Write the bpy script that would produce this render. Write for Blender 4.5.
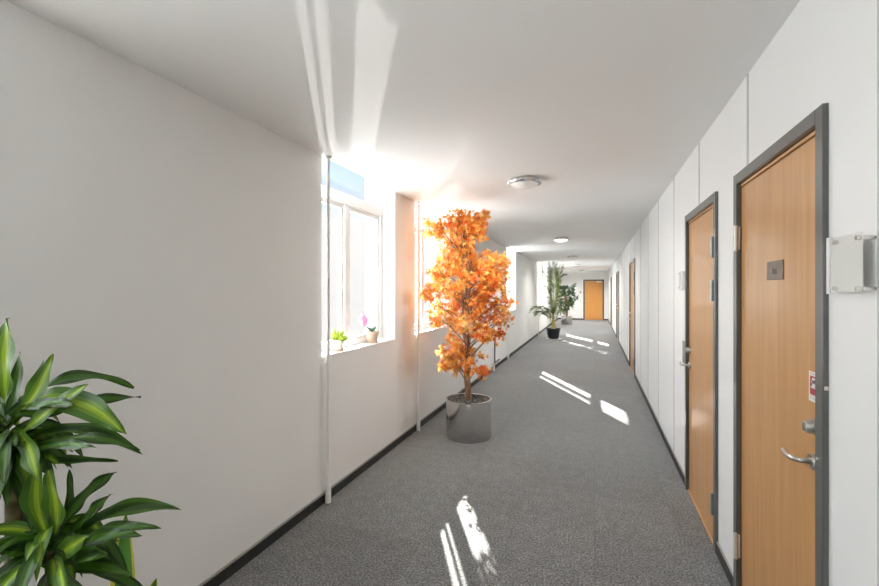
import bpy, math, random
from mathutils import Vector, Matrix
for o in list(bpy.data.objects): bpy.data.objects.remove(o)
SC = bpy.context.scene; C = SC.collection
R = math.radians

# ---------------------------------------------------------------- camera
F = 440.0; YAW = math.atan(155.0/F); EYE = 1.54; H = 2.55
XL, XR = -1.862, 0.682
cam_d = bpy.data.cameras.new('camera'); cam = bpy.data.objects.new('camera', cam_d); C.objects.link(cam)
cam_d.sensor_fit = 'HORIZONTAL'; cam_d.sensor_width = 36; cam_d.lens = F/879*36
cam_d.shift_y = -2.4/879; cam_d.clip_start = .02; cam_d.clip_end = 300
cam.location = (0, 0, EYE); cam.rotation_euler = (R(90), 0, YAW)
SC.camera = cam

# ---------------------------------------------------------------- sky, sun, exposure
W = bpy.data.worlds.new('sky'); SC.world = W; W.use_nodes = True
nt = W.node_tree; nt.nodes.clear()
tc = nt.nodes.new('ShaderNodeTexCoord'); sp = nt.nodes.new('ShaderNodeSeparateXYZ')
mr = nt.nodes.new('ShaderNodeMapRange'); mr.inputs[1].default_value = -1; mr.inputs[2].default_value = 1
cr = nt.nodes.new('ShaderNodeValToRGB'); bg = nt.nodes.new('ShaderNodeBackground'); wo = nt.nodes.new('ShaderNodeOutputWorld')
nt.links.new(tc.outputs['Generated'], sp.inputs[0]); nt.links.new(sp.outputs['Z'], mr.inputs[0])
nt.links.new(mr.outputs[0], cr.inputs[0]); nt.links.new(cr.outputs[0], bg.inputs[0]); nt.links.new(bg.outputs[0], wo.inputs[0])
e = cr.color_ramp.elements
e[0].position = 0; e[0].color = (.80, .79, .77, 1)
e[1].position = 1; e[1].color = (.22, .42, .85, 1)
for p, c in ((.49, (.95, .95, .95)), (.575, (1, 1, 1)), (.592, (.86, .93, 1)), (.622, (.60, .78, 1)), (.67, (.45, .67, .97))):
    k = e.new(p); k.color = (*c, 1)
bg.inputs[1].default_value = .97

def sun(name, d, power, ang, col):
    l = bpy.data.lights.new(name, 'SUN'); l.energy = power; l.angle = R(ang); l.color = col
    o = bpy.data.objects.new(name, l); C.objects.link(o); o.location = (-6, 8, 6)
    o.rotation_euler = Vector(d).to_track_quat('-Z', 'Y').to_euler(); return o
sun('sun', (1, -1.95, -1.13), 36, .5, (1, .965, .91))
sun('sun_glint_from_below', (1.14, -1.86, 1.13), 1.0, .45, (1, .98, .95))       # second sun added, aimed upward for the reflected streaks on the ceiling
sun('skylight', (1, -.2, -.35), 9.5, 140, (.93, .97, 1))                          # broad glow of the bright sky
sun('groundlight', (1, -.1, .30), 7.0, 125, (.95, .975, 1))                            # daylight thrown up by the bright ground
SC.view_settings.view_transform = 'Standard'; SC.view_settings.look = 'None'
SC.view_settings.gamma = 1; SC.view_settings.use_curve_mapping = False
SC.view_settings.exposure = 0.10
LAMPS = [(3.97, 50), (8.58, 110), (13.25, 130), (17.6, 220), (22.0, 380), (-.65, 12)]   # (distance, watts)

# ---------------------------------------------------------------- materials
def mat(name, col, rough=.5, metal=0, spec=.5, coat=0, coat_r=.1, emit=None, es=0):
    m = bpy.data.materials.new(name); m.use_nodes = True
    b = m.node_tree.nodes['Principled BSDF']
    b.inputs['Base Color'].default_value = (*col, 1); b.inputs['Roughness'].default_value = rough
    b.inputs['Metallic'].default_value = metal; b.inputs['Specular IOR Level'].default_value = spec
    b.inputs['Coat Weight'].default_value = coat; b.inputs['Coat Roughness'].default_value = coat_r
    if emit: b.inputs['Emission Color'].default_value = (*emit, 1); b.inputs['Emission Strength'].default_value = es
    return m
def N(m, t): return m.node_tree.nodes.new(t)
def L(m, a, b): m.node_tree.links.new(a, b)
def noisy(m, c1, c2, scale=(1, 1, 1), ns=5, detail=4, lo=.3, hi=.7, bump=0, bs=None, tex=None):
    b = m.node_tree.nodes['Principled BSDF']
    t = N(m, 'ShaderNodeTexCoord'); mp = N(m, 'ShaderNodeMapping'); mp.inputs['Scale'].default_value = scale
    n = N(m, 'ShaderNodeTexNoise'); n.inputs['Scale'].default_value = ns; n.inputs['Detail'].default_value = detail
    r = N(m, 'ShaderNodeValToRGB'); r.color_ramp.elements[0].position = lo; r.color_ramp.elements[1].position = hi
    r.color_ramp.elements[0].color = (*c1, 1); r.color_ramp.elements[1].color = (*c2, 1)
    L(m, t.outputs['Object'], mp.inputs[0]); L(m, mp.outputs[0], n.inputs['Vector']); L(m, n.outputs['Fac'], r.inputs[0])
    L(m, r.outputs[0], b.inputs['Base Color'])
    if bump:
        n2 = n
        if bs:
            n2 = N(m, 'ShaderNodeTexNoise'); n2.inputs['Scale'].default_value = bs; n2.inputs['Detail'].default_value = 3
            L(m, mp.outputs[0], n2.inputs['Vector'])
        bp = N(m, 'ShaderNodeBump'); bp.inputs['Strength'].default_value = bump; bp.inputs['Distance'].default_value = .01
        L(m, n2.outputs['Fac'], bp.inputs['Height']); L(m, bp.outputs[0], b.inputs['Normal'])
    return m, r, mp
M = {}
M['wall'] = noisy(mat('wall_paint', (.8, .79, .77), .7, spec=.25), (.80, .794, .777), (.83, .824, .807), ns=1.3, bump=.04, bs=220)[0]
M['panel'] = noisy(mat('panel_paint', (.8, .8, .79), .38, spec=.4), (.82, .82, .805), (.845, .845, .83), ns=1.6, bump=.02, bs=60)[0]
M['ceil'] = noisy(mat('ceiling_paint', (.9, .89, .88), .6, spec=.25), (.885, .88, .868), (.90, .895, .883), ns=.8)[0]
M['joint'] = mat('joint_strip_grey', (.55, .55, .54), .5)
M['white'] = mat('white_plastic', (.84, .84, .83), .35)
M['offwhite'] = mat('cream_metal', (.66, .63, .56), .35, .3)
M['pipe'] = mat('pipe_enamel', (.88, .87, .85), .3)
M['pipegrey'] = mat('grey_pipe', (.10, .10, .10), .45)
M['base'] = noisy(mat('rubber_skirting', (.02, .02, .02), .45), (.018, .018, .018), (.03, .03, .029), ns=20)[0]
M['ledge'] = mat('skirting_top_grey', (.33, .33, .31), .5)
M['frame'] = noisy(mat('frame_metal', (.07, .07, .065), .28, .0, .6, .5), (.080, .082, .077), (.10, .102, .095), scale=(1, 1, .2), ns=6)[0]
M['rebate'] = mat('dark_rebate', (.018, .016, .015), .6)
def wood(name, c1, c2):
    m, r, mp = noisy(mat(name, c1, .33, 0, .5, .35, .12), c1, c2, scale=(9, 9, .55), ns=3.2, detail=7, lo=.25, hi=.78)
    return m
M['wood'] = wood('beech_veneer', (.50, .240, .070), (.62, .335, .118))
M['woodlip'] = mat('beech_edge', (.62, .34, .15), .4)
M['steel'] = mat('satin_steel', (.62, .60, .56), .28, 1)
M['chrome'] = mat('chrome', (.8, .79, .77), .12, 1)
M['hinge'] = mat('nickel_hinge', (.78, .74, .66), .4, .4)
M['hingeblue'] = mat('hinge_blue_reflection', (.36, .38, .41), .3, .6)  # bluish reflections on the steel, put into the base colour
M['sign'] = noisy(mat('bronze_sign', (.2, .16, .13), .35, .6), (.18, .15, .13), (.25, .21, .18), ns=15)[0]
M['ink'] = mat('dark_ink', (.03, .025, .022), .5)
M['paper'] = mat('sticker_white', (.75, .72, .68), .5)
M['red'] = mat('sticker_red', (.38, .03, .035), .45)
M['soil'] = noisy(mat('clay_granules', (.1, .09, .08), .9), (.03, .028, .025), (.28, .26, .23), ns=60, lo=.4, hi=.62, bump=.8)[0]
M['darkpot'] = mat('dark_pot', (.02, .024, .03), .25)
M['clay'] = mat('pale_clay', (.66, .50, .38), .8)
M['terra'] = mat('terracotta', (.55, .33, .20), .8)
M['glaze'] = mat('white_glaze', (.78, .77, .74), .3)
M['bark'] = noisy(mat('bark', (.2, .1, .06), .8), (.22, .11, .06), (.42, .25, .14), scale=(1, 1, .3), ns=25, bump=.5)[0]
M['cane'] = noisy(mat('cane_bark', (.2, .15, .08), .8), (.07, .055, .02), (.20, .17, .07), scale=(.3, .3, 1), ns=38, bump=.6)[0]
M['dome'] = None

def brushed():
    m = mat('brushed_steel', (.70, .69, .67), .19, 1)
    b = m.node_tree.nodes['Principled BSDF']
    t = N(m, 'ShaderNodeTexCoord'); mp = N(m, 'ShaderNodeMapping'); mp.inputs['Scale'].default_value = (3, 3, 160)
    n = N(m, 'ShaderNodeTexNoise'); n.inputs['Scale'].default_value = 4
    q = N(m, 'ShaderNodeMapRange'); q.inputs[3].default_value = .22; q.inputs[4].default_value = .32
    L(m, t.outputs['Object'], mp.inputs[0]); L(m, mp.outputs[0], n.inputs['Vector']); b.inputs['Anisotropic'].default_value = .6; tg = N(m, 'ShaderNodeTangent'); tg.direction_type = 'RADIAL'; tg.axis = 'Z'; L(m, tg.outputs[0], b.inputs['Tangent'])
    return m
M['brushed'] = brushed()

def carpet():
    m = mat('carpet_tiles', (.1, .1, .1), .9, spec=.25)
    b = m.node_tree.nodes['Principled BSDF']; b.inputs['Sheen Weight'].default_value = .4; b.inputs['Sheen Roughness'].default_value = .5
    t = N(m, 'ShaderNodeTexCoord'); n = N(m, 'ShaderNodeTexNoise'); n.inputs['Scale'].default_value = 90; n.inputs['Detail'].default_value = 3
    r = N(m, 'ShaderNodeValToRGB'); r.color_ramp.elements[0].position = .36; r.color_ramp.elements[1].position = .68
    r.color_ramp.elements[0].color = (.052, .053, .053, 1); r.color_ramp.elements[1].color = (.30, .302, .297, 1)
    L(m, t.outputs['Object'], n.inputs['Vector']); L(m, n.outputs['Fac'], r.inputs[0])
    k = N(m, 'ShaderNodeTexBrick'); k.inputs['Scale'].default_value = 1; k.inputs['Brick Width'].default_value = .5; k.inputs['Row Height'].default_value = .5
    k.inputs['Mortar Size'].default_value = .003; k.offset = 0; k.inputs['Color1'].default_value = (.80, .80, .80, 1); k.inputs['Color2'].default_value = (1, 1, 1, 1)
    k.inputs['Mortar'].default_value = (.72, .72, .72, 1)
    L(m, t.outputs['Object'], k.inputs['Vector'])
    n3 = N(m, 'ShaderNodeTexNoise'); n3.inputs['Scale'].default_value = 14; n3.inputs['Detail'].default_value = 4
    r3 = N(m, 'ShaderNodeMapRange'); r3.inputs[1].default_value = .3; r3.inputs[2].default_value = .7; r3.inputs[3].default_value = .82; r3.inputs[4].default_value = 1.15
    L(m, t.outputs['Object'], n3.inputs['Vector']); L(m, n3.outputs['Fac'], r3.inputs[0])
    x = N(m, 'ShaderNodeMix'); x.data_type = 'RGBA'; x.blend_type = 'MULTIPLY'; x.inputs[0].default_value = 1
    L(m, r.outputs[0], x.inputs[6]); L(m, k.outputs['Color'], x.inputs[7])
    y = N(m, 'ShaderNodeVectorMath'); y.operation = 'SCALE'; L(m, x.outputs[2], y.inputs[0]); L(m, r3.outputs[0], y.inputs['Scale'])
    L(m, y.outputs[0], b.inputs['Base Color'])
    bp = N(m, 'ShaderNodeBump'); bp.inputs['Strength'].default_value = .5; bp.inputs['Distance'].default_value = .006
    L(m, n.outputs['Fac'], bp.inputs['Height']); L(m, bp.outputs[0], b.inputs['Normal'])
    return m
M['carpet'] = carpet()

def glass():
    m = bpy.data.materials.new('window_glass'); m.use_nodes = True; m.node_tree.nodes.clear()
    t = N(m, 'ShaderNodeBsdfTransparent'); t.inputs[0].default_value = (.985, .99, .99, 1)
    g = N(m, 'ShaderNodeBsdfGlossy'); g.inputs['Roughness'].default_value = .02
    x = N(m, 'ShaderNodeMixShader'); o = N(m, 'ShaderNodeOutputMaterial'); x.inputs[0].default_value = .025
    L(m, t.outputs[0], x.inputs[1]); L(m, g.outputs[0], x.inputs[2]); L(m, x.outputs[0], o.inputs[0])
    return m
M['glass'] = glass()
def acrylic():
    m = bpy.data.materials.new('clear_acrylic'); m.use_nodes = True; m.node_tree.nodes.clear()
    t = N(m, 'ShaderNodeBsdfTransparent'); t.inputs[0].default_value = (.98, .98, .975, 1)
    g = N(m, 'ShaderNodeBsdfGlossy'); g.inputs['Roughness'].default_value = .05
    x = N(m, 'ShaderNodeMixShader'); x.inputs[0].default_value = .06; o = N(m, 'ShaderNodeOutputMaterial')
    L(m, t.outputs[0], x.inputs[1]); L(m, g.outputs[0], x.inputs[2]); L(m, x.outputs[0], o.inputs[0])
    return m
M['acrylic'] = acrylic()

def leafmat(name, col, tr=.35, rough=.45):
    m = bpy.data.materials.new(name); m.use_nodes = True; nd = m.node_tree.nodes
    b = nd['Principled BSDF']; b.inputs['Specular IOR Level'].default_value = .3; b.inputs['Base Color'].default_value = (*col, 1); b.inputs['Roughness'].default_value = rough
    t = N(m, 'ShaderNodeBsdfTranslucent'); t.inputs[0].default_value = (*[min(1, c*1.1) for c in col], 1)
    x = N(m, 'ShaderNodeMixShader'); x.inputs[0].default_value = tr
    L(m, b.outputs[0], x.inputs[1]); L(m, t.outputs[0], x.inputs[2]); L(m, x.outputs[0], nd['Material Output'].inputs[0])
    return m
MAPLE = [leafmat('maple_orange', (.95, .36, .06), .27), leafmat('maple_red', (.86, .19, .04), .27), leafmat('maple_amber', (.98, .50, .12), .27),
         leafmat('maple_yellow', (.98, .68, .20), .27), leafmat('maple_peach', (.95, .60, .42), .27)]
M['dgreen'] = leafmat('dracaena_green', (.048, .120, .010), .2, .42)
M['dgreen2'] = leafmat('dracaena_dark_green', (.020, .055, .006), .15, .40)
M['lime'] = leafmat('dracaena_lime', (.25, .36, .02), .2, .42)
M['midgreen'] = leafmat('dracaena_mid_green', (.11, .21, .012), .2, .42)
M['snake'] = leafmat('snake_green', (.07, .20, .03), .15, .35)
M['snakey'] = leafmat('snake_yellow', (.55, .50, .06), .2, .4)
M['palm'] = leafmat('palm_green', (.085, .135, .04), .25, .5)
M['palm2'] = leafmat('palm_olive', (.20, .24, .10), .25, .5)
M['palmst'] = mat('palm_stalk', (.35, .30, .10), .6)
M['fic'] = leafmat('ficus_green', (.05, .12, .055), .2, .35)
M['fic2'] = leafmat('ficus_pale_green', (.13, .24, .13), .2, .35)
M['aloe'] = leafmat('succulent_green', (.36, .46, .05), .2, .5)
M['orchl'] = leafmat('orchid_leaf_green', (.12, .20, .13), .2, .4)
M['pink'] = leafmat('orchid_pink', (.88, .34, .50), .35, .5)
M['magenta'] = leafmat('orchid_throat', (.35, .06, .12), .2, .5)
M['stem'] = mat('thin_stem', (.28, .27, .2), .6)

# ---------------------------------------------------------------- mesh helpers
class MB:
    def __init__(s): s.v = []; s.f = []; s.m = []; s.sm = []
    def add(s, vs, fs, mi=0, smooth=False):
        n = len(s.v); s.v += [tuple(v) for v in vs]
        for f in fs: s.f.append(tuple(i+n for i in f)); s.m.append(mi); s.sm.append(smooth)
    def box(s, a, b, mi=0):
        x0, y0, z0 = (min(a[i], b[i]) for i in range(3)); x1, y1, z1 = (max(a[i], b[i]) for i in range(3))
        s.add([(x0,y0,z0),(x1,y0,z0),(x1,y1,z0),(x0,y1,z0),(x0,y0,z1),(x1,y0,z1),(x1,y1,z1),(x0,y1,z1)],
              [(0,3,2,1),(4,5,6,7),(0,1,5,4),(1,2,6,5),(2,3,7,6),(3,0,4,7)], mi)
    def tube(s, pts, rad, n=10, mi=0, cap=True):
        pts = [Vector(p) for p in pts]; rr = rad if hasattr(rad, '__len__') else [rad]*len(pts)
        vs = []; up = None
        for i, p in enumerate(pts):
            d = (pts[min(i+1, len(pts)-1)]-pts[max(i-1, 0)]).normalized()
            if up is None: up = d.orthogonal().normalized()
            up = (up-d*up.dot(d)); up = up.normalized() if up.length > 1e-6 else d.orthogonal().normalized()
            w = d.cross(up)
            for k in range(n):
                a = 2*math.pi*k/n; vs.append(p+(up*math.cos(a)+w*math.sin(a))*rr[i])
        fs = [(i*n+k, i*n+(k+1)%n, (i+1)*n+(k+1)%n, (i+1)*n+k) for i in range(len(pts)-1) for k in range(n)]
        s.add(vs, fs, mi, True)
        if cap:
            s.add([vs[k] for k in range(n)], [tuple(range(n))[::-1]], mi); s.add([vs[-n+k] for k in range(n)], [tuple(range(n))], mi)
    def lathe(s, c, prof, n=40, mi=0, smooth=True, axis='z'):
        vs = []
        for r, z in prof:
            for k in range(n):
                a = 2*math.pi*k/n; p = (r*math.cos(a), r*math.sin(a), z)
                if axis == 'x': p = (p[2], p[0], p[1])
                vs.append((c[0]+p[0], c[1]+p[1], c[2]+p[2]))
        fs = [(i*n+k, i*n+(k+1)%n, (i+1)*n+(k+1)%n, (i+1)*n+k) for i in range(len(prof)-1) for k in range(n)]
        s.add(vs, fs, mi, smooth)
    def build(s, name, mats, parent=None, bevel=0, loc=None):
        me = bpy.data.meshes.new(name)
        o0 = Vector(loc) if loc else Vector((0, 0, 0))
        me.from_pydata([tuple(Vector(v)-o0) for v in s.v], [], s.f)
        for m in (mats if isinstance(mats, (list, tuple)) else [mats]): me.materials.append(m)
        me.polygons.foreach_set('material_index', s.m); me.polygons.foreach_set('use_smooth', s.sm); me.update(); me.set_sharp_from_angle(angle=R(38))
        o = bpy.data.objects.new(name, me); C.objects.link(o); o.location = o0
        if parent: o.parent = parent
        if bevel:
            b = o.modifiers.new('bevel', 'BEVEL'); b.width = bevel; b.segments = 2; b.limit_method = 'ANGLE'
        return o
def thing(name, label=None, cat=None, loc=(0, 0, 0), group=None, kind=None):
    o = bpy.data.objects.new(name, None); C.objects.link(o); o.location = loc; o.empty_display_size = .1
    tag(o, label, cat, group, kind); return o
def tag(o, label=None, cat=None, group=None, kind=None):
    if label: o['label'] = label
    if cat: o['category'] = cat
    if group: o['group'] = group
    if kind: o['kind'] = kind
    return o
def struct(name, mb, m, label=None, bevel=0):
    o = mb.build(name, m, bevel=bevel); o['kind'] = 'structure'
    if label: o['label'] = label
    return o
def bez(a, b, c, n):
    a, b, c = Vector(a), Vector(b), Vector(c)
    return [a*(1-t)**2+b*2*t*(1-t)+c*t*t for t in [i/n for i in range(n+1)]]

# ---------------------------------------------------------------- room shell
Y0, Y1 = -5.6, 24.5
XO = -2.20; TOP = 3.25; SILL = 1.05; HEAD = 3.06
WIN = [2.72, 4.47, 9.82, 15.4, 17.42, -2.3, -.5]; WW = 1.24
m = MB(); m.box((XO, Y0-.2, -.12), (XR+.25, Y1+.2, 0)); struct('floor', m, M['carpet'], 'grey speckled carpet tiles')
HL, HR = 2.515, 2.56          # the ceiling runs very slightly out of level across the corridor
m = MB(); k = (HR-HL)/(XR-XL); m.box((XL, Y0-.2, 0), (XR+.25, Y1+.2, 1))
m.v = [(x, y, TOP if z > .5 else HL+(x-XL)*k) for x, y, z in m.v]; struct('ceiling', m, M['ceil'], 'smooth white painted ceiling')
m = MB(); ys = sorted(WIN); y = Y0-.2
for w in ys:
    m.box((XO, y, 0), (XL, w, TOP)); m.box((XO, w, 0), (XL, w+WW, SILL)); m.box((XO, w, HEAD), (XL, w+WW, TOP)); y = w+WW
m.box((XO, y, 0), (XL, Y1+.2, TOP)); struct('wall_left', m, M['wall'], 'white plaster wall with deep windows')
DOORS = [(1.68, 2.61, 'far'), (2.965, 3.89, 'near'), (8.5, 9.75, 'near'), (14.1, 15.4, 'near'), (19.6, 20.9, 'near')]
DH = 2.121
m = MB(); m.box((XR+.07, Y0-.2, 0), (XR+.25, Y1+.2, TOP)); y = Y0-.2
for a, b, _ in DOORS:
    m.box((XR, y, 0), (XR+.07, a+.02, TOP)); m.box((XR, a+.02, DH-.02), (XR+.07, b-.02, TOP)); y = b-.02
m.box((XR, y, 0), (XR+.07, Y1+.2, TOP)); struct('wall_right', m, M['panel'], 'smooth white panelled wall')
ED = (-.56, .47, 2.12)
m = MB(); m.box((XL, Y1, 0), (ED[0]+.02, Y1+.07, H+.03)); m.box((ED[1]-.02, Y1, 0), (XR, Y1+.07, H+.03)); m.box((ED[0]+.02, Y1, ED[2]-.02), (ED[1]-.02, Y1+.07, H+.03))
m.box((XL, Y1+.07, 0), (XR, Y1+.2, H+.03)); struct('wall_end', m, M['panel'], 'white wall closing the far end')
m = MB(); m.box((XL, Y0-.2, 0), (XR, Y0, H+.03)); struct('wall_back', m, M['wall'])
m = MB(); m.box((XL, Y1-.22, H-.075), (XR, Y1, H+.01)); struct('trim_1', m, M['ceil'], 'shallow ceiling beam at the far end')
# skirting
def skirt(name, x0, x1, segs):
    m = MB()
    for a, b in segs:
        m.box((x0, a, 0), (x1, b, .062)); m.box((x0, a, .062), (x0+(x1-x0)*.7, b, .072), 1)
    return struct(name, m, [M['base'], M['ledge']], 'dark rubber skirting')
skirt('baseboard_left', XL, XL+.014, [(Y0, Y1)])
segs = []; y = Y0
for a, b, _ in DOORS: segs.append((y, a)); y = b
segs.append((y, Y1)); skirt('baseboard_right', XR, XR-.012, segs)
m = MB(); m.box((XL, Y1-.014, 0), (ED[0], Y1, .065)); m.box((ED[1], Y1-.014, 0), (XR, Y1, .065)); struct('baseboard_end', m, M['base'])
# panel joints of the right wall
y = 1.418; i = 2
while y < Y1-.3:
    lo = .072
    for a, b, _ in DOORS:
        if a-.02 < y < b+.02: lo = DH
    m = MB(); m.box((XR-.0035, y-.009, lo), (XR, y+.009, HR)); struct('trim_%d' % i, m, M['joint']); i += 1
    y += 1.02

# ---------------------------------------------------------------- windows
XF = -2.02
def window(idx, y0):
    w = thing('window_%d' % idx, kind='structure'); y1 = y0+WW
    a, b = XF-.035, XF+.025
    f = MB(); t = .05
    f.box((a, y0, SILL), (b, y0+t, HEAD)); f.box((a, y1-t, SILL), (b, y1, HEAD)); f.box((a, y0+t, SILL), (b, y1-t, SILL+t)); f.box((a, y0+t, HEAD-t), (b, y1-t, HEAD))
    f.build('window_frame', M['white'], w, .004)
    f = MB(); f.box((a, y0+t, 2.27), (b+.005, y1-t, 2.36)); f.build('transom', M['white'], w, .004)
    ym = y0+.565
    f = MB(); f.box((a, ym-.035, SILL+t), (b, ym+.035, 2.27)); f.build('mullion', M['white'], w, .004)
    for p, q in ((y0+t, ym-.035), (ym+.035, y1-t)):
        s = MB(); k = .035; x0, x1 = XF-.025, XF+.012; z0, z1 = SILL+t, 2.27
        s.box((x0, p, z0), (x1, p+k, z1)); s.box((x0, q-k, z0), (x1, q, z1)); s.box((x0, p+k, z0), (x1, q-k, z0+k)); s.box((x0, p+k, z1-k), (x1, q-k, z1))
        so = s.build('sash', M['white'], w, .003)
        g = MB(); g.box((XF-.012, p+k, z0+k), (XF-.006, q-k, z1-k)); g.build('pane', M['glass'], so)
    g = MB(); g.box((XF-.012, y0+t, 2.36), (XF-.006, y1-t, HEAD-t)); g.build('pane', M['glass'], w)
    s = MB(); s.box((b, y0+.001, SILL), (XL+.004, y1-.001, SILL+.012)); s.build('window_sill', M['white'], w, .003)
    return w
for i, y in enumerate(WIN): window(i+1, y)

# ---------------------------------------------------------------- doors of the right wall
def lathe_x(mb, c, prof, n=24): mb.lathe(c, prof, n, axis='x')
def lever(parent, yc, zc, dy, x=XR):
    m = MB()
    lathe_x(m, (x, yc, zc), [(0, -.012), (.024, -.012), (.026, -.009), (.026, 0), (0, 0)])
    pts = [(x-.008, yc, zc), (x-.04, yc, zc), (x-.052, yc+dy*.012, zc), (x-.057, yc+dy*.035, zc-.002), (x-.055, yc+dy*.065, zc-.004), (x-.052, yc+dy*.100, zc-.001)]
    m.tube(pts, [.009, .009, .0095, .0095, .0095, .009], 12)
    return m.build('door_handle', M['steel'], parent)
def lock(parent, yc, zc, x=XR):
    m = MB(); lathe_x(m, (x, yc, zc), [(0, -.028), (.018, -.028), (.021, -.022), (.024, -.006), (.026, 0), (0, 0)])
    m.box((x-.034, yc-.004, zc-.012), (x-.026, yc+.004, zc+.012))
    return m.build('lock_cylinder', M['steel'], parent)
def hinge(parent, yc, zc, key='hinge', ln=.125, x=XR):
    m = MB(); r = .0085
    m.lathe((x-.020, yc, zc), [(0, -ln/2), (r, -ln/2), (r, -.0025), (r*.7, -.0025), (r*.7, .0025), (r, .0025), (r, ln/2), (0, ln/2)], 16)
    m.box((x-.008, yc-.002, zc-ln/2+.005), (x-.001, yc+.022, zc+ln/2-.005)) if True else None
    return m.build('hinge', M[key], parent)
def wdoor(idx, a, b, hside, detail=2):
    d = thing('door_%d' % idx, kind='structure'); pr = .016; fw = .05; x = XR
    f = MB()
    f.box((x-pr, a, 0), (x+.06, a+fw, DH)); f.box((x-pr, b-fw, 0), (x+.06, b, DH)); f.box((x-pr, a+fw, DH-fw), (x+.06, b-fw, DH))
    f.build('door_frame', M['frame'], d, .0025)
    g = MB(); g.box((x+.028, a+fw, 0.002), (x+.06, b-fw, DH-fw)); g.build('door_rebate', M['rebate'], d)
    k = .010
    l = MB(); l.box((x+.004, a+fw+k*.4, .008), (x+.045, b-fw-k, DH-fw-.022)); lf = l.build('door_leaf', M['wood'], d, .002)
    l = MB(); l.box((x+.002, a+fw+k, DH-fw-.016), (x+.03, b-fw-k, DH-fw-.004)); l.build('frame_lip', M['woodlip'], d)
    l = MB(); l.box((x-.004, a+fw, 0), (x+.03, b-fw, .008)); l.build('threshold', M['woodlip'], d)
    if hside == 'far': hy, ly, dy = b-fw-.006, a+fw+.052, 1
    else: hy, ly, dy = a+fw+.006, b-fw-.062, 1
    for z in ((1.80, .27) if hside == 'far' else (1.80, 1.54, .265)):
        h = hinge(d, hy, z, 'hinge' if hside == 'far' else 'hingeblue')
        if idx <= 2: h['label'] = 'pale nickel hinge' if hside == 'far' else 'steel hinge coloured with bluish reflections'
    lever(d, ly, .975, dy if hside == 'far' else 1, x+.004); lock(d, ly, 1.09, x+.004)
    return d, lf
for i, (a, b, hs) in enumerate(DOORS):
    d, lf = wdoor(i+1, a, b, hs)
    if i == 0:
        d['label'] = 'nearest beech door in a dark grey metal frame, bronze sign on it'
        # latch block on the near side of the frame
        m = MB(); m.box((XR-.012, a-.004, 1.232), (XR-.002, a, 1.244)); m.build('contact_plate', M['hinge'], d)
        x = XR+.004
        s = MB(); s.box((x-.004, 2.035, 1.583), (x, 2.20, 1.660)); sg = s.build('door_sign', M['sign'], d, .001); sg['label'] = 'small bronze-brown sign plate'
        s = MB()   # the small dark lettering: h o
        yy = 2.135; z0 = 1.607; X = x-.0045
        s.box((X, yy, z0), (X+.001, yy-.005, z0+.030)); s.box((X, yy-.005, z0+.013), (X+.001, yy-.017, z0+.019)); s.box((X, yy-.013, z0), (X+.001, yy-.018, z0+.017))
        s.box((X, yy-.023, z0), (X+.001, yy-.028, z0+.019)); s.box((X, yy-.036, z0), (X+.001, yy-.041, z0+.019))
        s.box((X, yy-.028, z0), (X+.001, yy-.036, z0+.005)); s.box((X, yy-.028, z0+.014), (X+.001, yy-.036, z0+.019))
        s.build('lettering', M['ink'], sg)
        s = MB(); s.box((x-.001, 1.74, 1.170), (x, 1.822, 1.270)); st = s.build('sticker', M['paper'], d); st['label'] = 'white sticker with a red panel'
        s = MB(); s.box((x-.0016, 1.748, 1.193), (x-.001, 1.812, 1.255)); rp = s.build('red_panel', M['red'], st)
        s = MB(); s.box((x-.0022, 1.765, 1.215), (x-.0016, 1.805, 1.222)); s.box((x-.0022, 1.775, 1.222), (x-.0016, 1.795, 1.25)); s.box((x-.0022, 1.768, 1.232), (x-.0016, 1.802, 1.242)); s.build('pictogram', M['paper'], st)
        s = MB()
        for z in (1.261, 1.185, 1.178): s.box((x-.0016, 1.757, z), (x-.001, 1.815, z+.003))
        s.build('print_line', M['joint'], st)
    if i == 1: d['label'] = 'second beech door with bluish-reflecting hinges on its near edge'

# end door
d = thing('door_6', kind='structure'); a, b, h = ED; fw = .07
d['label'] = 'orange wood door in the far end wall'
f = MB(); f.box((a, Y1-.016, 0), (a+fw, Y1+.06, h)); f.box((b-fw, Y1-.016, 0), (b, Y1+.06, h)); f.box((a+fw, Y1-.016, h-fw), (b-fw, Y1+.06, h)); f.build('door_frame', M['frame'], d, .003)
f = MB(); f.box((a+fw+.004, Y1+.004, .01), (b-fw-.004, Y1+.05, h-fw-.004)); f.build('door_leaf', wood('end_door_veneer', (.62, .27, .06), (.70, .33, .08)), d, .002)
f = MB(); f.box((b-fw-.30, Y1-.03, h-fw-.075), (b-fw-.06, Y1+.004, h-fw-.02)); f.build('door_closer', M['white'], d, .004)
f = MB(); f.lathe((a+fw+.07, Y1-.004, 1.0), [(0, 0), (.02, 0), (.02, .01), (0, .01)], 16); f.tube([(a+fw+.07, Y1+.004, 1.0), (a+fw+.07, Y1-.05, 1.0), (a+fw+.19, Y1-.05, 1.0)], .01, 8); f.build('door_handle', M['steel'], d)

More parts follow.
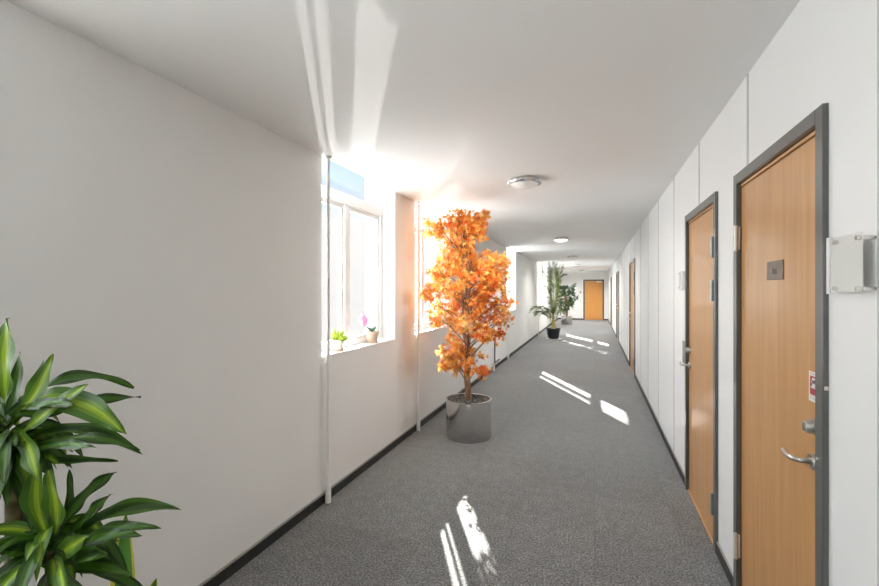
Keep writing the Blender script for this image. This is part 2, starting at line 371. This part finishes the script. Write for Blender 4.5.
# ---------------------------------------------------------------- wall fittings, right wall
t = thing('sign_holder', 'clear acrylic sign holder on steel studs beside the nearest door', 'sign', (XR, 1.51, 1.6))
def at(o, mb, name, m, bevel=0):
    ob = mb.build(name, m, o, bevel); ob.location = -Vector(o.location) ; return ob
m = MB(); m.box((XR-.034, 1.425, 1.532), (XR-.0315, 1.600, 1.692)); at(t, m, 'acrylic_panel', M['acrylic'])
m = MB(); m.box((XR-.0310, 1.43, 1.537), (XR-.030, 1.592, 1.688)); at(t, m, 'paper_sheet', mat('sheet', (.84, .83, .80), .6))
m = MB(); m.box((XR-.037, 1.590, 1.53), (XR-.028, 1.603, 1.695)); at(t, m, 'edge_rail', M['white'])
for yy in (1.437, 1.555):
    for z in (1.545, 1.677):
        m = MB(); m.lathe((XR, yy, z), [(0, -.042), (.0065, -.042), (.0065, 0), (0, 0)], 14, axis='x'); at(t, m, 'stud', M['chrome'])
t = thing('intercom', 'white wall intercom beside the second door, above a slim grey plate', 'intercom', (XR, 4.03, 1.62))
m = MB(); m.box((XR-.028, 3.975, 1.545), (XR, 4.085, 1.70)); at(t, m, 'housing', M['white'], .006)
m = MB(); m.box((XR-.034, 3.988, 1.558), (XR-.027, 4.072, 1.687)); at(t, m, 'front_panel', M['joint'], .004)
m = MB(); m.box((XR-.036, 3.998, 1.572), (XR-.033, 4.062, 1.673)); at(t, m, 'handset', M['white'], .004)
m = MB(); m.box((XR-.010, 3.985, .96), (XR, 4.035, 1.135)); o = m.build('access_plate', mat('plate_grey', (.38, .38, .37), .4), bevel=.003); tag(o, 'slim grey wall plate below the intercom by the second door', 'access panel')
m = MB(); m.box((-.745, Y1-.03, 1.40), (-.655, Y1, 1.50)); o = m.build('call_box', M['ledge'], bevel=.004); tag(o, 'small grey box left of the far end door, the upper one', 'wall switch')
m = MB(); m.box((-.72, Y1-.02, .98), (-.68, Y1, 1.06)); o = m.build('wall_switch', M['joint'], bevel=.003); tag(o, 'tiny pale switch left of the far end door, the lower one', 'wall switch')

# ---------------------------------------------------------------- ceiling lamps
def dome_mat(s):
    m = mat('opal_glass', (.75, .74, .72), .25, spec=.5, emit=(1, .97, .92), es=s); return m
LL = {0: 'round chrome-rimmed ceiling lamp with opal dome, nearest of the row', 1: 'brightly glowing round ceiling lamp, second along the row',
      2: 'small round ceiling lamp, third along the row', 3: 'small round ceiling lamp, fourth along the row', 4: 'dark-looking ceiling lamp near the end wall, last of the row', 5: 'round ceiling lamp behind the photographer'}
def ceiling_lamp(i, y, es, pw):
    t = thing('ceiling_lamp', LL[i], 'ceiling lamp', (-.595, y, 2.5375), 'round ceiling lamps')
    m = MB(); m.lathe((0, 0, 0), [(0, 0), (.128, 0), (.132, -.012), (.128, -.03), (0, -.03)], 48); m.build('base_plate', M['steel'], t)
    m = MB(); m.lathe((0, 0, 0), [(.118, -.026), (.148, -.026), (.155, -.034), (.152, -.042), (.125, -.046), (.118, -.040), (.118, -.026)], 56); m.build('rim', M['chrome'], t)
    m = MB(); m.lathe((0, 0, 0), [(.1205, -.036), (.116, -.050), (.100, -.063), (.075, -.074), (.045, -.080), (.015, -.0825), (0.0005, -.083)], 48); m.build('glass_dome', dome_mat(es), t)
    l = bpy.data.lights.new('lamp_light', 'SPOT'); l.energy = pw; l.spot_size = R(172); l.spot_blend = .9; l.shadow_soft_size = .0; l.color = (1, .985, .965)
    lo = bpy.data.objects.new('lamp_light', l); C.objects.link(lo); lo.parent = t; lo.location = (0, 0, -.09)
ES = [.10, 3, .15, .1, 0, .3]
for i, (y, p) in enumerate(LAMPS): ceiling_lamp(i, y, ES[i], p)

# ---------------------------------------------------------------- heating pipes
PL = {0: 'thin white vertical pipe at the near edge of the nearest window', 1: 'thin white vertical pipe left of the orange tree',
      2: 'thin white vertical pipe right of the orange tree', 3: 'thin white vertical pipe left of the palm'}
for i, y in enumerate((2.75, 4.488, 9.84, 15.43)):
    x = XL+.035; t = thing('heating_pipe', PL[i], 'pipe', (x, y, 0), 'heating pipes along the window wall')
    m = MB(); m.tube([(0, 0, 0), (0, 0, HL+.002)], .0125, 14); m.build('pipe', M['pipe'], t)
    m = MB(); m.lathe((0, 0, 0), [(.014, 0), (.021, 0), (.021, .12), (.018, .122), (.018, .135), (.0125, .136)], 18); m.build('floor_sleeve', M['pipe'], t)
    m = MB(); m.lathe((0, 0, .30), [(.0125, -.012), (.016, -.010), (.016, .010), (.0125, .012)], 18); m.build('coupling', M['pipe'], t)
    m = MB(); m.lathe((0, 0, HL+.001), [(.0125, -.02), (.024, -.015), (.026, 0)], 18); m.build('ceiling_collar', M['pipe'], t)
    if i == 2:
        m = MB(); m.lathe((0, 0, .74), [(.0125, -.03), (.024, -.025), (.028, 0), (.024, .025), (.0125, .03)], 16); v = m.build('valve', M['pipegrey'], t); v['label'] = 'dark grey valve'
t = thing('pipe_stub', 'short dark grey pipe with white foot low on the wall behind the orange tree', 'pipe', (XL+.035, 8.42, 0))
m = MB(); m.tube([(0, 0, .12), (0, 0, .66)], .013, 12); m.build('riser', M['pipegrey'], t)
m = MB(); m.lathe((0, -.1, 0), [(.0, 0), (.022, 0), (.022, .13), (0, .132)], 14); m.build('foot', M['pipe'], t)
m = MB(); m.tube([(0, -.1, .12), (0, 0, .14), (0, .45, .14)], .013, 10); m.build('branch', M['pipegrey'], t)
m = MB(); m.tube([(-.034, .12, .66), (.02, .12, .66)], .022, 12); m.build('knob', M['pipegrey'], t)

# ---------------------------------------------------------------- leaves
def maple_leaf(mb, p, d, nrm, s, mi):
    d = d.normalized(); sd = d.cross(nrm)
    if sd.length < 1e-3: sd = d.orthogonal()
    sd.normalize(); n = sd.cross(d)
    out = [(0, .05), (-.10, .52), (.22, .18), (.55, .55), (.42, .13), (1.0, 0), (.42, -.13), (.55, -.55), (.22, -.18), (-.10, -.52), (0, -.05)]
    vs = [p+d*(.2*s)] + [p+d*(u*s)+sd*(v*s)+n*(s*(.22*abs(v)-.12*u*u)) for u, v in out]
    k = len(out); mb.add(vs, [(0, 1+i, 1+(i+1) % k) for i in range(k)], mi)
def oval_leaf(mb, p, d, nrm, s, w, mi):
    d = d.normalized(); sd = d.cross(nrm)
    if sd.length < 1e-3: sd = d.orthogonal()
    sd.normalize(); n = sd.cross(d)
    sec = [(0, .05), (.3, .9), (.62, .8), (1, .02)]; vs = []
    for u, q in sec:
        c = p+d*(u*s)-n*(.15*s*u*u); vs += [c-sd*(w*q*.5)+n*(.06*s*q), c, c+sd*(w*q*.5)+n*(.06*s*q)]
    fs = []
    for i in range(3):
        for j in range(2): a = i*3+j; fs.append((a, a+1, a+4, a+3))
    mb.add(vs, fs, mi, True)
def rdir(rng, zb=0):
    while True:
        v = Vector((rng.uniform(-1, 1), rng.uniform(-1, 1), rng.uniform(-1, 1)))
        if .1 < v.length < 1: v.normalize(); v.z += zb; return v.normalized()

def steel_pot(t, r, h, rim=.012, soil=.05, key='brushed'):
    m = MB(); m.lathe((0, 0, 0), [(0, .002), (r-.004, .002), (r-.003, .008), (r, .014), (r, h-.004), (r+.004, h), (r-.012, h), (r-.014, h-.01), (r-.014, h-soil-.02), (0, h-soil-.02)], 72)
    m.build('pot', M[key], t)
    rng = random.Random(4); m = MB(); n = 40; rr = r-.014
    m.lathe((0, 0, 0), [(rr, h-soil), (rr*.6, h-soil+.012), (.0005, h-soil+.018)], n)
    if r > .2:
        for k in range(420):
            a = rng.uniform(0, 6.28); q = math.sqrt(rng.random())*(rr-.012); s = rng.uniform(.006, .012)
            c = Vector((q*math.cos(a), q*math.sin(a), h-soil+.012+rng.uniform(0, .008)))
            m.add([c+Vector((s, 0, 0)), c+Vector((0, s, 0)), c+Vector((-s, 0, 0)), c+Vector((0, -s, 0)), c+Vector((0, 0, s)), c-Vector((0, 0, s))],
                  [(0,1,4),(1,2,4),(2,3,4),(3,0,4),(1,0,5),(2,1,5),(3,2,5),(0,3,5)])
    s = m.build('potting_granules', M['soil'], t); s['kind'] = 'stuff'

# ---------------------------------------------------------------- the orange tree
def maple_tree():
    rng = random.Random(11)
    t = thing('potted_tree', 'artificial orange autumn maple tree in a brushed steel pot by the windows', 'potted tree', (-1.255, 4.49, 0))
    steel_pot(t, .238, .402, soil=.03)
    # lateral axis of the crown seen in the photograph runs along the room's width
    ux = Vector((math.cos(YAW), math.sin(YAW), 0)); uy = Vector((-math.sin(YAW), math.cos(YAW), 0))
    stems = []
    for k in range(3):
        ph = k*2.1; pts = []; n = 34
        top = (2.12, 1.95, 1.80)[k]
        for i in range(n+1):
            q = i/n; z = .38+(top-.38)*q
            r = .024+.014*math.sin(z*4+k) + .06*max(0, q-.55)
            a = ph+z*5.0*(1 if z < .95 else .5)+(0 if z < .95 else .475*5)
            pts.append(Vector((r*math.cos(a)-.03*q, r*math.sin(a), z)))
        stems.append(pts); m = MB(); m.tube(pts, [.0135*(1-.6*i/n)+.002 for i in range(n+1)], 10)
        m.build('trunk', M['bark'], t)
    clusters = []
    def add(n, z0, z1, cx0, cx1, ry):
        for _ in range(n):
            z = rng.uniform(z0, z1); q = rng.uniform(0, 6.28); r = math.sqrt(rng.uniform(.12, 1))
            c = (cx0+cx1)/2; hw = (cx1-cx0)/2
            clusters.append(Vector((0, 0, z))+ux*(c+hw*r*math.cos(q))+uy*(ry*r*math.sin(q)))
    add(7, .72, .88, -.20, .13, .15); add(5, .86, 1.00, -.24, .20, .17)
    add(9, 1.04, 1.22, -.36, .38, .30); add(17, 1.2, 1.42, -.50, .42, .36); add(22, 1.42, 1.62, -.56, .42, .38); add(18, 1.62, 1.80, -.46, .44, .34)
    add(8, 1.80, 1.92, -.36, .28, .22); add(5, 1.93, 2.08, -.20, .06, .12); add(12, 2.12, 2.25, -.38, .14, .20); add(7, 2.22, 2.32, -.26, .10, .14); add(1, 2.3, 2.34, .08, .14, .03)
    br = MB(); lf = MB()
    for c in clusters:
        c.x = max(c.x, -.43)
        st = rng.choice(stems); zz = max(.6, c.z-rng.uniform(.12, .32)); b = min(st, key=lambda p: abs(p.z-zz))
        mid = (b+c)/2+Vector((0, 0, .05)); pts = bez(b, mid, c, 6)
        br.tube(pts, [.0065-.0007*i for i in range(7)], 5, cap=False)
        base = rng.random(); side = c.dot(ux)
        for k in range(5):
            e_ = c+rdir(rng)*rng.uniform(.05, .11); e_.z = min(e_.z, 2.36); e_.x = max(e_.x, -.47); br.tube([pts[4], (pts[5]+e_)/2+Vector((0, 0, .01)), e_], .0018, 4, cap=False)
            for j in range(12):
                p = e_+rdir(rng)*rng.uniform(.0, .07); p.z = min(p.z, 2.38); p.x = max(p.x, -.46)
                d = rdir(rng, -.25)
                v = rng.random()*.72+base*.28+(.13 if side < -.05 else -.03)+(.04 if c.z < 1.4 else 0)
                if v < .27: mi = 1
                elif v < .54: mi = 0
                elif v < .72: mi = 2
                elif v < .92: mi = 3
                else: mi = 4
                maple_leaf(lf, p, d, rdir(rng, .5), rng.uniform(.042, .062), mi)
    br.build('branches', M['bark'], t)
    f = lf.build('foliage', MAPLE, t); f['label'] = 'orange, red and yellow lobed leaves'
maple_tree()

# ---------------------------------------------------------------- palm
def palm():
    rng = random.Random(5)
    t = thing('potted_palm', 'tall feathery green palm in a small dark pot', 'potted palm', (-1.22, 14.25, 0))
    m = MB(); m.lathe((0, 0, .03), [(0, 0), (.155, 0), (.215, .30), (.225, .30), (.225, .325), (.205, .325), (.20, .29), (0, .29)], 40); m.build('pot', M['darkpot'], t)
    m = MB(); m.lathe((0, 0, 0), [(0, .012), (.24, .012), (.26, .03), (.265, .03), (.25, 0), (0, 0)], 40); m.build('saucer', M['white'], t)
    m = MB(); m.lathe((0, 0, .03), [(.2, .285), (.0005, .30)], 24); m.build('soil', M['soil'], t)
    ux = Vector((math.cos(YAW), math.sin(YAW), 0)); uy = Vector((-math.sin(YAW), math.cos(YAW), 0))
    st = MB()
    for k in range(14):
        a = rng.uniform(0, 6.28); st.tube([(.05*math.cos(a), .05*math.sin(a), .31), (.04*math.cos(a+1), .04*math.sin(a+1), .50+rng.uniform(0, .12))], [.026, .012], 7)
    st.build('trunk', M['palmst'], t)
    fr = [(-.12, 2.38, .02, 2.0), (.02, 2.36, -.02, 1.9), (-.28, 2.10, -.12, 2.0), (.16, 2.30, .02, 1.9), (.30, 2.02, .08, 2.05), (-.05, 2.15, .0, 1.7), (.10, 1.95, .05, 1.6),
          (-.90, .92, -.45, 1.35), (-.72, .84, -.35, 1.10), (.42, 1.05, .25, 1.5), (.36, 1.35, .16, 1.6), (-.22, 1.65, -.05, 1.6), (.2, .85, .15, 1.05), (-.16, .9, -.1, 1.1), (.06, 1.7, .02, 1.4)]
    for x, z, cx, cz in fr:
        yy = rng.uniform(-.35, .3) if x > -.5 else -1.05; p0 = Vector((0, 0, .42)); p2 = ux*x+uy*yy+Vector((0, 0, z)); p1 = ux*cx+uy*yy*.4+Vector((0, 0, cz))
        pts = bez(p0, p1, p2, 26); m = MB(); m.tube(pts, [.009-.00028*i for i in range(27)], 5, 2, cap=False)
        for i in range(5, 27):
            d = (pts[min(i+1, 26)]-pts[i-1]).normalized(); sd = d.cross(Vector((0, 0, 1)))
            sd = sd.normalized() if sd.length > .12 else ux.copy(); u2 = sd.cross(d)
            ln = .30*math.sin(math.pi*min(1, (i-2)/27.0))**.6*rng.uniform(.8, 1.05)
            for s in (-1, 1):
                dd = (d*.75+sd*s*.8+u2*rng.uniform(-.1, .25)).normalized(); w = dd.cross(u2).normalized()*.009
                p = pts[i]; dd.x = max(dd.x, (-.60-p.x)/ln) if p.x > -.60 else 0; q = p+dd*ln*.55; e2 = p+dd*ln+Vector((0, 0, -.14*ln))
                m.add([p, q-w, e2, q+w], [(0, 1, 2), (0, 2, 3)], 0 if rng.random() < .6 else 1)
        m.build('frond', [M['palm'], M['palm2'], M['palmst']], t)
palm()

# ---------------------------------------------------------------- rubber fig near the end
def ficus():
    rng = random.Random(8)
    t = thing('potted_fig', 'bushy dark green fig tree in a short steel pot near the end wall', 'potted tree', (-1.2, 20.9, 0))
    steel_pot(t, .25, .38, soil=.04)
    m = MB(); stems = []
    for k in range(3):
        a = k*2.1; pts = [Vector((.03*math.cos(a), .03*math.sin(a), .34)), Vector((.05*math.cos(a+.8), .05*math.sin(a+.8), .7)), Vector((.12*math.cos(a), .12*math.sin(a), 1.15)), Vector((.14*math.cos(a), .14*math.sin(a), 1.6))]
        m.tube(pts, [.02, .017, .013, .006], 8)
        stems.append(pts)
    m.build('trunk', M['bark'], t)
    br = MB(); lf = MB()
    for k in range(64):
        z = rng.uniform(.65, 1.78); w = .47*math.sqrt(max(.05, 1-((z-1.25)/.62)**2)); a = rng.uniform(0, 6.28); r = w*math.sqrt(rng.uniform(.1, 1))
        cx = .06 if z > .95 else -.13
        c = Vector((cx+r*math.cos(a), r*math.sin(a), z)); b = rng.choice(stems)[2]
        br.tube([b, (b+c)/2+Vector((0, 0, .05)), c], [.007, .005, .003], 4, cap=False)
        for j in range(15):
            oval_leaf(lf, c+rdir(rng)*rng.uniform(0, .09), rdir(rng, -.4), rdir(rng, .8), rng.uniform(.09, .13), .06, 0 if rng.random() < .65 else 1)
    br.build('branches', M['bark'], t); lf.build('foliage', [M['fic'], M['fic2']], t)
ficus()

# ---------------------------------------------------------------- sill plants
def sill_pot(t, r0, r1, h, key, saucer):
    m = MB(); m.lathe((0, 0, 0), [(0, .008), (r0, .008), (r1, h-.02), (r1+.005, h-.02), (r1+.005, h), (r1-.004, h), (r1-.006, h-.012), (0, h-.012)], 32); m.build('pot', M[key], t)
    m = MB(); m.lathe((0, 0, 0), [(0, 0), (r0+.006, 0), (r0+.016, .014), (r0+.012, .014), (r0+.002, .005), (0, .005)], 32); m.build('saucer', M[saucer], t)
    m = MB(); m.lathe((0, 0, 0), [(r1-.005, h-.013), (.0005, h-.008)], 20); m.build('soil', M['soil'], t)
SZ = SILL+.0125
t = thing('potted_succulent', 'yellow-green spiky succulent in a white pot on the nearest windowsill', 'potted plant', (-1.925, 3.035, SZ))
sill_pot(t, .030, .042, .088, 'glaze', 'terra')
rng = random.Random(2); m = MB()
for k in range(60):
    a = rng.uniform(0, 6.28); el = rng.uniform(.1, 1.25); d = Vector((math.cos(a)*math.cos(el), math.sin(a)*math.cos(el), math.sin(el)))
    p = Vector((0, 0, .075)); ln = rng.uniform(.08, .12); q = p+d*ln; q.x = max(q.x, -.06)
    m.tube([p, p+d*ln*.5, q], [.007, .006, .001], 5, cap=False)
m.build('leaves', M['aloe'], t)
t = thing('potted_orchid', 'pink-flowered orchid in a beige clay pot on the nearest windowsill', 'potted plant', (-1.925, 3.60, SZ))
sill_pot(t, .042, .057, .105, 'clay', 'clay')
m = MB(); m.tube(bez((0, .02, .09), (0, .10, .25), (.0, .07, .46), 8), .0022, 6); m.tube(bez((.01, .0, .09), (.03, .0, .26), (.0, -.18, .24), 8), .0024, 6); m.build('stalk', M['stem'], t)
m = MB()
for a, ln in ((-1.9, .17), (-1.3, .14), (.9, .10), (1.9, .12), (-2.4, .11), (0, .08)):
    d = Vector((.45*math.cos(a), math.sin(a), .75)); oval_leaf(m, Vector((0, 0, .09)), d, Vector((0, 0, 1)), ln, .046, 0)
m.build('leaves', M['orchl'], t)
m = MB()
for cy, cz in ((-.175, .255), (-.145, .215), (-.195, .22), (-.165, .185)):
    c = Vector((.012, cy, cz))
    for k in range(5):
        a = k*1.2566+cy*40; u_ = Vector((.86, .5, 0)); oval_leaf(m, c, u_*math.cos(a)+Vector((.06, -.1, math.sin(a))), Vector((.5, -.86, 0)), .034, .032, 0)
f = m.build('blossom', M['pink'], t)
m = MB(); m.lathe((.018, -.205, .29), [(0, -.006), (.006, 0), (0, .006)], 8); m.build('bud', M['magenta'], t)
m = MB(); m.lathe((.022, -.17, .22), [(0, -.005), (.005, 0), (0, .005)], 8); m.build('bud', M['magenta'], t)

# ---------------------------------------------------------------- dracaena and snake plant, lower left corner
def P(px, py, dep):
    u = (px-439.5)/F*dep; return Vector((u*math.cos(YAW)-dep*math.sin(YAW), u*math.sin(YAW)+dep*math.cos(YAW), EYE-(py-290.6)/F*dep))
FW = Vector((-math.sin(YAW), math.cos(YAW), 0))
def strap(mb, pts, w, face, mids, n=14, wave=0, fold=.25, ph=0, stripe=.5, base=.28, peak=.5):
    P_ = bez(*pts, n); vs = []; cols = 7
    for i, p in enumerate(P_):
        q = i/n; d = (P_[min(i+1, n)]-P_[max(i-1, 0)]).normalized()
        nr = (face-d*face.dot(d)); nr = nr.normalized() if nr.length > 1e-3 else d.orthogonal().normalized(); sd = d.cross(nr)
        ww = w*(base+(1-base)*math.sin(min(1, q/peak)*math.pi/2)**1.3 if q < peak else max(.0, math.cos((q-peak)/(1-peak)*math.pi/2))**.75)
        for j in range(cols):
            s = (-1, -stripe, -stripe*.42, 0, stripe*.42, stripe, 1)[j]
            vs.append(p+sd*(s*ww*.5)+nr*(fold*ww*abs(s)*.5+(wave*w*math.sin(q*13+ph+s*1.5)*abs(s))))
    fs = []; ms = []
    n0 = len(mb.v)
    mb.v += [tuple(v) for v in vs]
    for i in range(n):
        for j in range(cols-1):
            a = n0+i*cols+j; mb.f.append((a, a+1, a+cols+1, a+cols)); mb.sm.append(True)
            mb.m.append(mids[-1] if j in (2, 3) else mids[1] if j in (1, 4) else mids[0])
D = 1.15
def dracaena():
    rng = random.Random(21); rx = Vector((math.cos(YAW), math.sin(YAW), 0))
    base = P(12, 500, D); base.z = 0
    t = thing('dracaena', 'dark green dracaena with lime-striped leaves in the near left corner', 'potted plant', tuple(base))
    m = MB(); m.lathe((0, 0, 0), [(0, .002), (.12, .002), (.155, .26), (.165, .26), (.165, .29), (.148, .29), (.145, .25), (0, .25)], 40); m.build('pot', M['darkpot'], t)
    m = MB(); m.lathe((0, 0, 0), [(.146, .255), (.0005, .265)], 24); m.build('soil', M['soil'], t)
    def L_(p): return p-base
    c1 = L_(P(6, 440, D)); c2 = L_(P(52, 552, D-.03))
    m = MB(); m.tube([Vector((0, 0, .22)), Vector((.0, 0, .5)), L_(P(14, 560, D)), L_(P(14, 500, D)), c1+Vector((0, 0, -.03))], [.024, .021, .019, .018, .012], 12)
    m.build('cane', M['cane'], t)
    m = MB(); m.tube([Vector((.04, -.02, .22)), Vector((.06, -.02, .5)), c2+Vector((-.01, 0, -.10)), c2], [.018, .016, .014, .010], 12); m.build('cane', M['cane'], t)
    G, DK, LI, MI = 0, 1, 2, 3
    fb = -FW
    # (base px,py) (control) (tip) width depth-offset(control, tip) materials face-tilt
    A = [((6,405),(4,365),(8,318),24,-.02,-.05,(G,MI,LI),0), ((14,425),(34,395),(44,360),10,.02,.06,(G,G),.3), ((12,422),(40,395),(53,354),15,-.01,0,(G,MI,LI),.2),
         ((8,415),(70,355),(134,388),11,.05,.10,(DK,G),1.2), ((14,440),(45,412),(88,384),13,-.04,-.06,(G,MI,LI),.5), ((22,405),(78,385),(125,434),20,-.05,-.08,(G,MI,LI),.6),
         ((30,425),(70,398),(141,397),10,.06,.14,(DK,G),1.0), ((25,440),(80,410),(143,455),11,.0,.04,(G,DK),.9), ((28,446),(90,428),(140,450),8,-.05,-.02,(DK,G),1.1),
         ((20,462),(60,458),(118,461),7,.05,.1,(G,DK),.9), ((12,430),(34,440),(38,482),17,-.07,-.10,(G,MI,LI),.2), ((20,412),(45,398),(75,405),9,-.06,-.09,(DK,G),.8),
         ((4,420),(18,400),(20,352),11,.03,.05,(DK,G),0), ((2,430),(-20,390),(-45,340),16,-.02,-.05,(G,MI,LI),.2), ((0,440),(-35,400),(-90,380),16,-.02,-.08,(G,MI,LI),.5),
         ((0,445),(-40,430),(-110,450),14,0,.02,(DK,G),.8), ((4,445),(-20,460),(-40,510),16,-.03,-.1,(G,DK),.4), ((10,440),(25,450),(20,498),15,.02,.06,(DK,G),.3),
         ((8,440),(0,470),(-4,505),17,-.07,-.11,(DK,G),.2), ((25,452),(60,440),(96,448),8,-.07,-.12,(DK,G),.9), ((6,428),(8,400),(-8,350),14,.06,.12,(DK,G),0)]
    B = [((50,540),(30,505),(40,462),20,-.02,-.03,(G,MI,LI),0), ((55,535),(62,510),(48,470),20,-.05,-.06,(G,MI,LI),0), ((62,540),(76,500),(69,469),8,.02,.05,(DK,G),.1),
         ((60,532),(80,492),(116,472),11,.02,.05,(DK,G),.6), ((66,540),(86,515),(112,494),9,-.02,-.02,(DK,G),.6), ((62,548),(110,492),(182,510),12,.0,.03,(G,DK),.9),
         ((62,550),(105,522),(161,528),10,-.04,-.06,(DK,G),1.0), ((68,552),(100,530),(141,535),10,-.07,-.10,(DK,G),1.0), ((56,562),(78,552),(107,553),13,-.06,-.10,(G,DK),.7),
         ((58,572),(95,558),(132,576),11,-.05,-.08,(DK,G),.9), ((54,560),(70,545),(87,537),14,-.09,-.13,(G,MI,LI),.3), ((48,552),(20,525),(8,500),13,.04,.10,(DK,G),.4),
         ((45,555),(25,540),(-12,550),14,-.03,-.06,(G,DK),.6), ((45,560),(20,560),(-5,600),15,-.07,-.13,(G,MI,LI),.4), ((50,565),(45,585),(25,620),15,-.09,-.14,(DK,G),.3),
         ((56,568),(75,585),(95,625),14,-.08,-.13,(DK,G),.3), ((48,545),(32,510),(20,490),11,.05,.08,(DK,G),.3), ((52,560),(66,560),(62,600),15,-.11,-.16,(G,MI,LI),.2), ((60,560),(110,560),(150,600),11,.02,.05,(DK,G),.7)]
    lf = MB()
    for k, (a, b, c, w, dc, dt, mt, tl) in enumerate(A+B):
        up = Vector((0, 0, 1)); dd = D-.03*(k >= len(A))
        pts = [L_(P(*a, dd)), L_(P(*b, dd+dc)), L_(P(*c, dd+dt))]
        face = (fb+up*tl+rx*rng.uniform(-.2, .2)).normalized()
        lf2 = lf
        strap(lf2, pts, w/F*D*1.22, face, mt, n=22, wave=.22 if tl > .5 else .08, ph=k, fold=.28, base=.18, peak=.55)
    for cc, nn in ((c1, 46), (c1+Vector((0, 0, -.09)), 26), (c2, 38)):      # the crowded leaves round each head
        for k in range(nn):
            a = rng.uniform(0, 6.28); ln = rng.uniform(.10, .19); d = Vector((math.cos(a), math.sin(a), 0)); s = cc+Vector((0, 0, rng.uniform(-.05, .05)))
            strap(lf, [s, s+d*ln*.5+Vector((0, 0, .07)), s+d*ln*.9+Vector((0, 0, rng.uniform(-.12, .06)))], rng.uniform(.028, .04), (Vector((0, 0, 1))+fb*.6).normalized(), (DK, G) if rng.random() < .7 else (G, MI, LI), wave=.05, ph=k)
    f = lf.build('leaves', [M['dgreen'], M['dgreen2'], M['lime'], M['midgreen']], t); f['label'] = 'glossy strap leaves, some with lime midribs'
dracaena()
def snake():
    b = P(125, 560, 1.42); b.z = 0
    t = thing('snake_plant', 'upright green leaf with yellow edges rising beside the dracaena', 'potted plant', tuple(b))
    m = MB(); m.lathe((0, 0, 0), [(0, .002), (.085, .002), (.105, .20), (.112, .20), (.112, .22), (.10, .22), (.098, .19), (0, .19)], 36); m.build('pot', M['glaze'], t)
    m = MB(); m.lathe((0, 0, 0), [(.099, .195), (.0005, .20)], 20); m.build('soil', M['soil'], t)
    for k, (dx, tz, w, tx) in enumerate(((0, .828, .082, .004), (-.035, .615, .05, -.035), (.055, .60, .045, .09), (.0, .55, .05, -.01))):
        m = MB(); rx = Vector((math.cos(YAW), math.sin(YAW), 0))
        off = FW*(.0, .03, .02, -.04)[k]
        strap(m, [rx*dx*.5+off+Vector((0, 0, .19)), rx*dx+off+Vector((0, 0, .5)), rx*tx+off+Vector((0, 0, tz))], w, -FW, (1, 0, 0), stripe=.7, fold=.3, peak=.6)
        m.build('leaf', [M['snake'], M['snakey']], t)
snake()
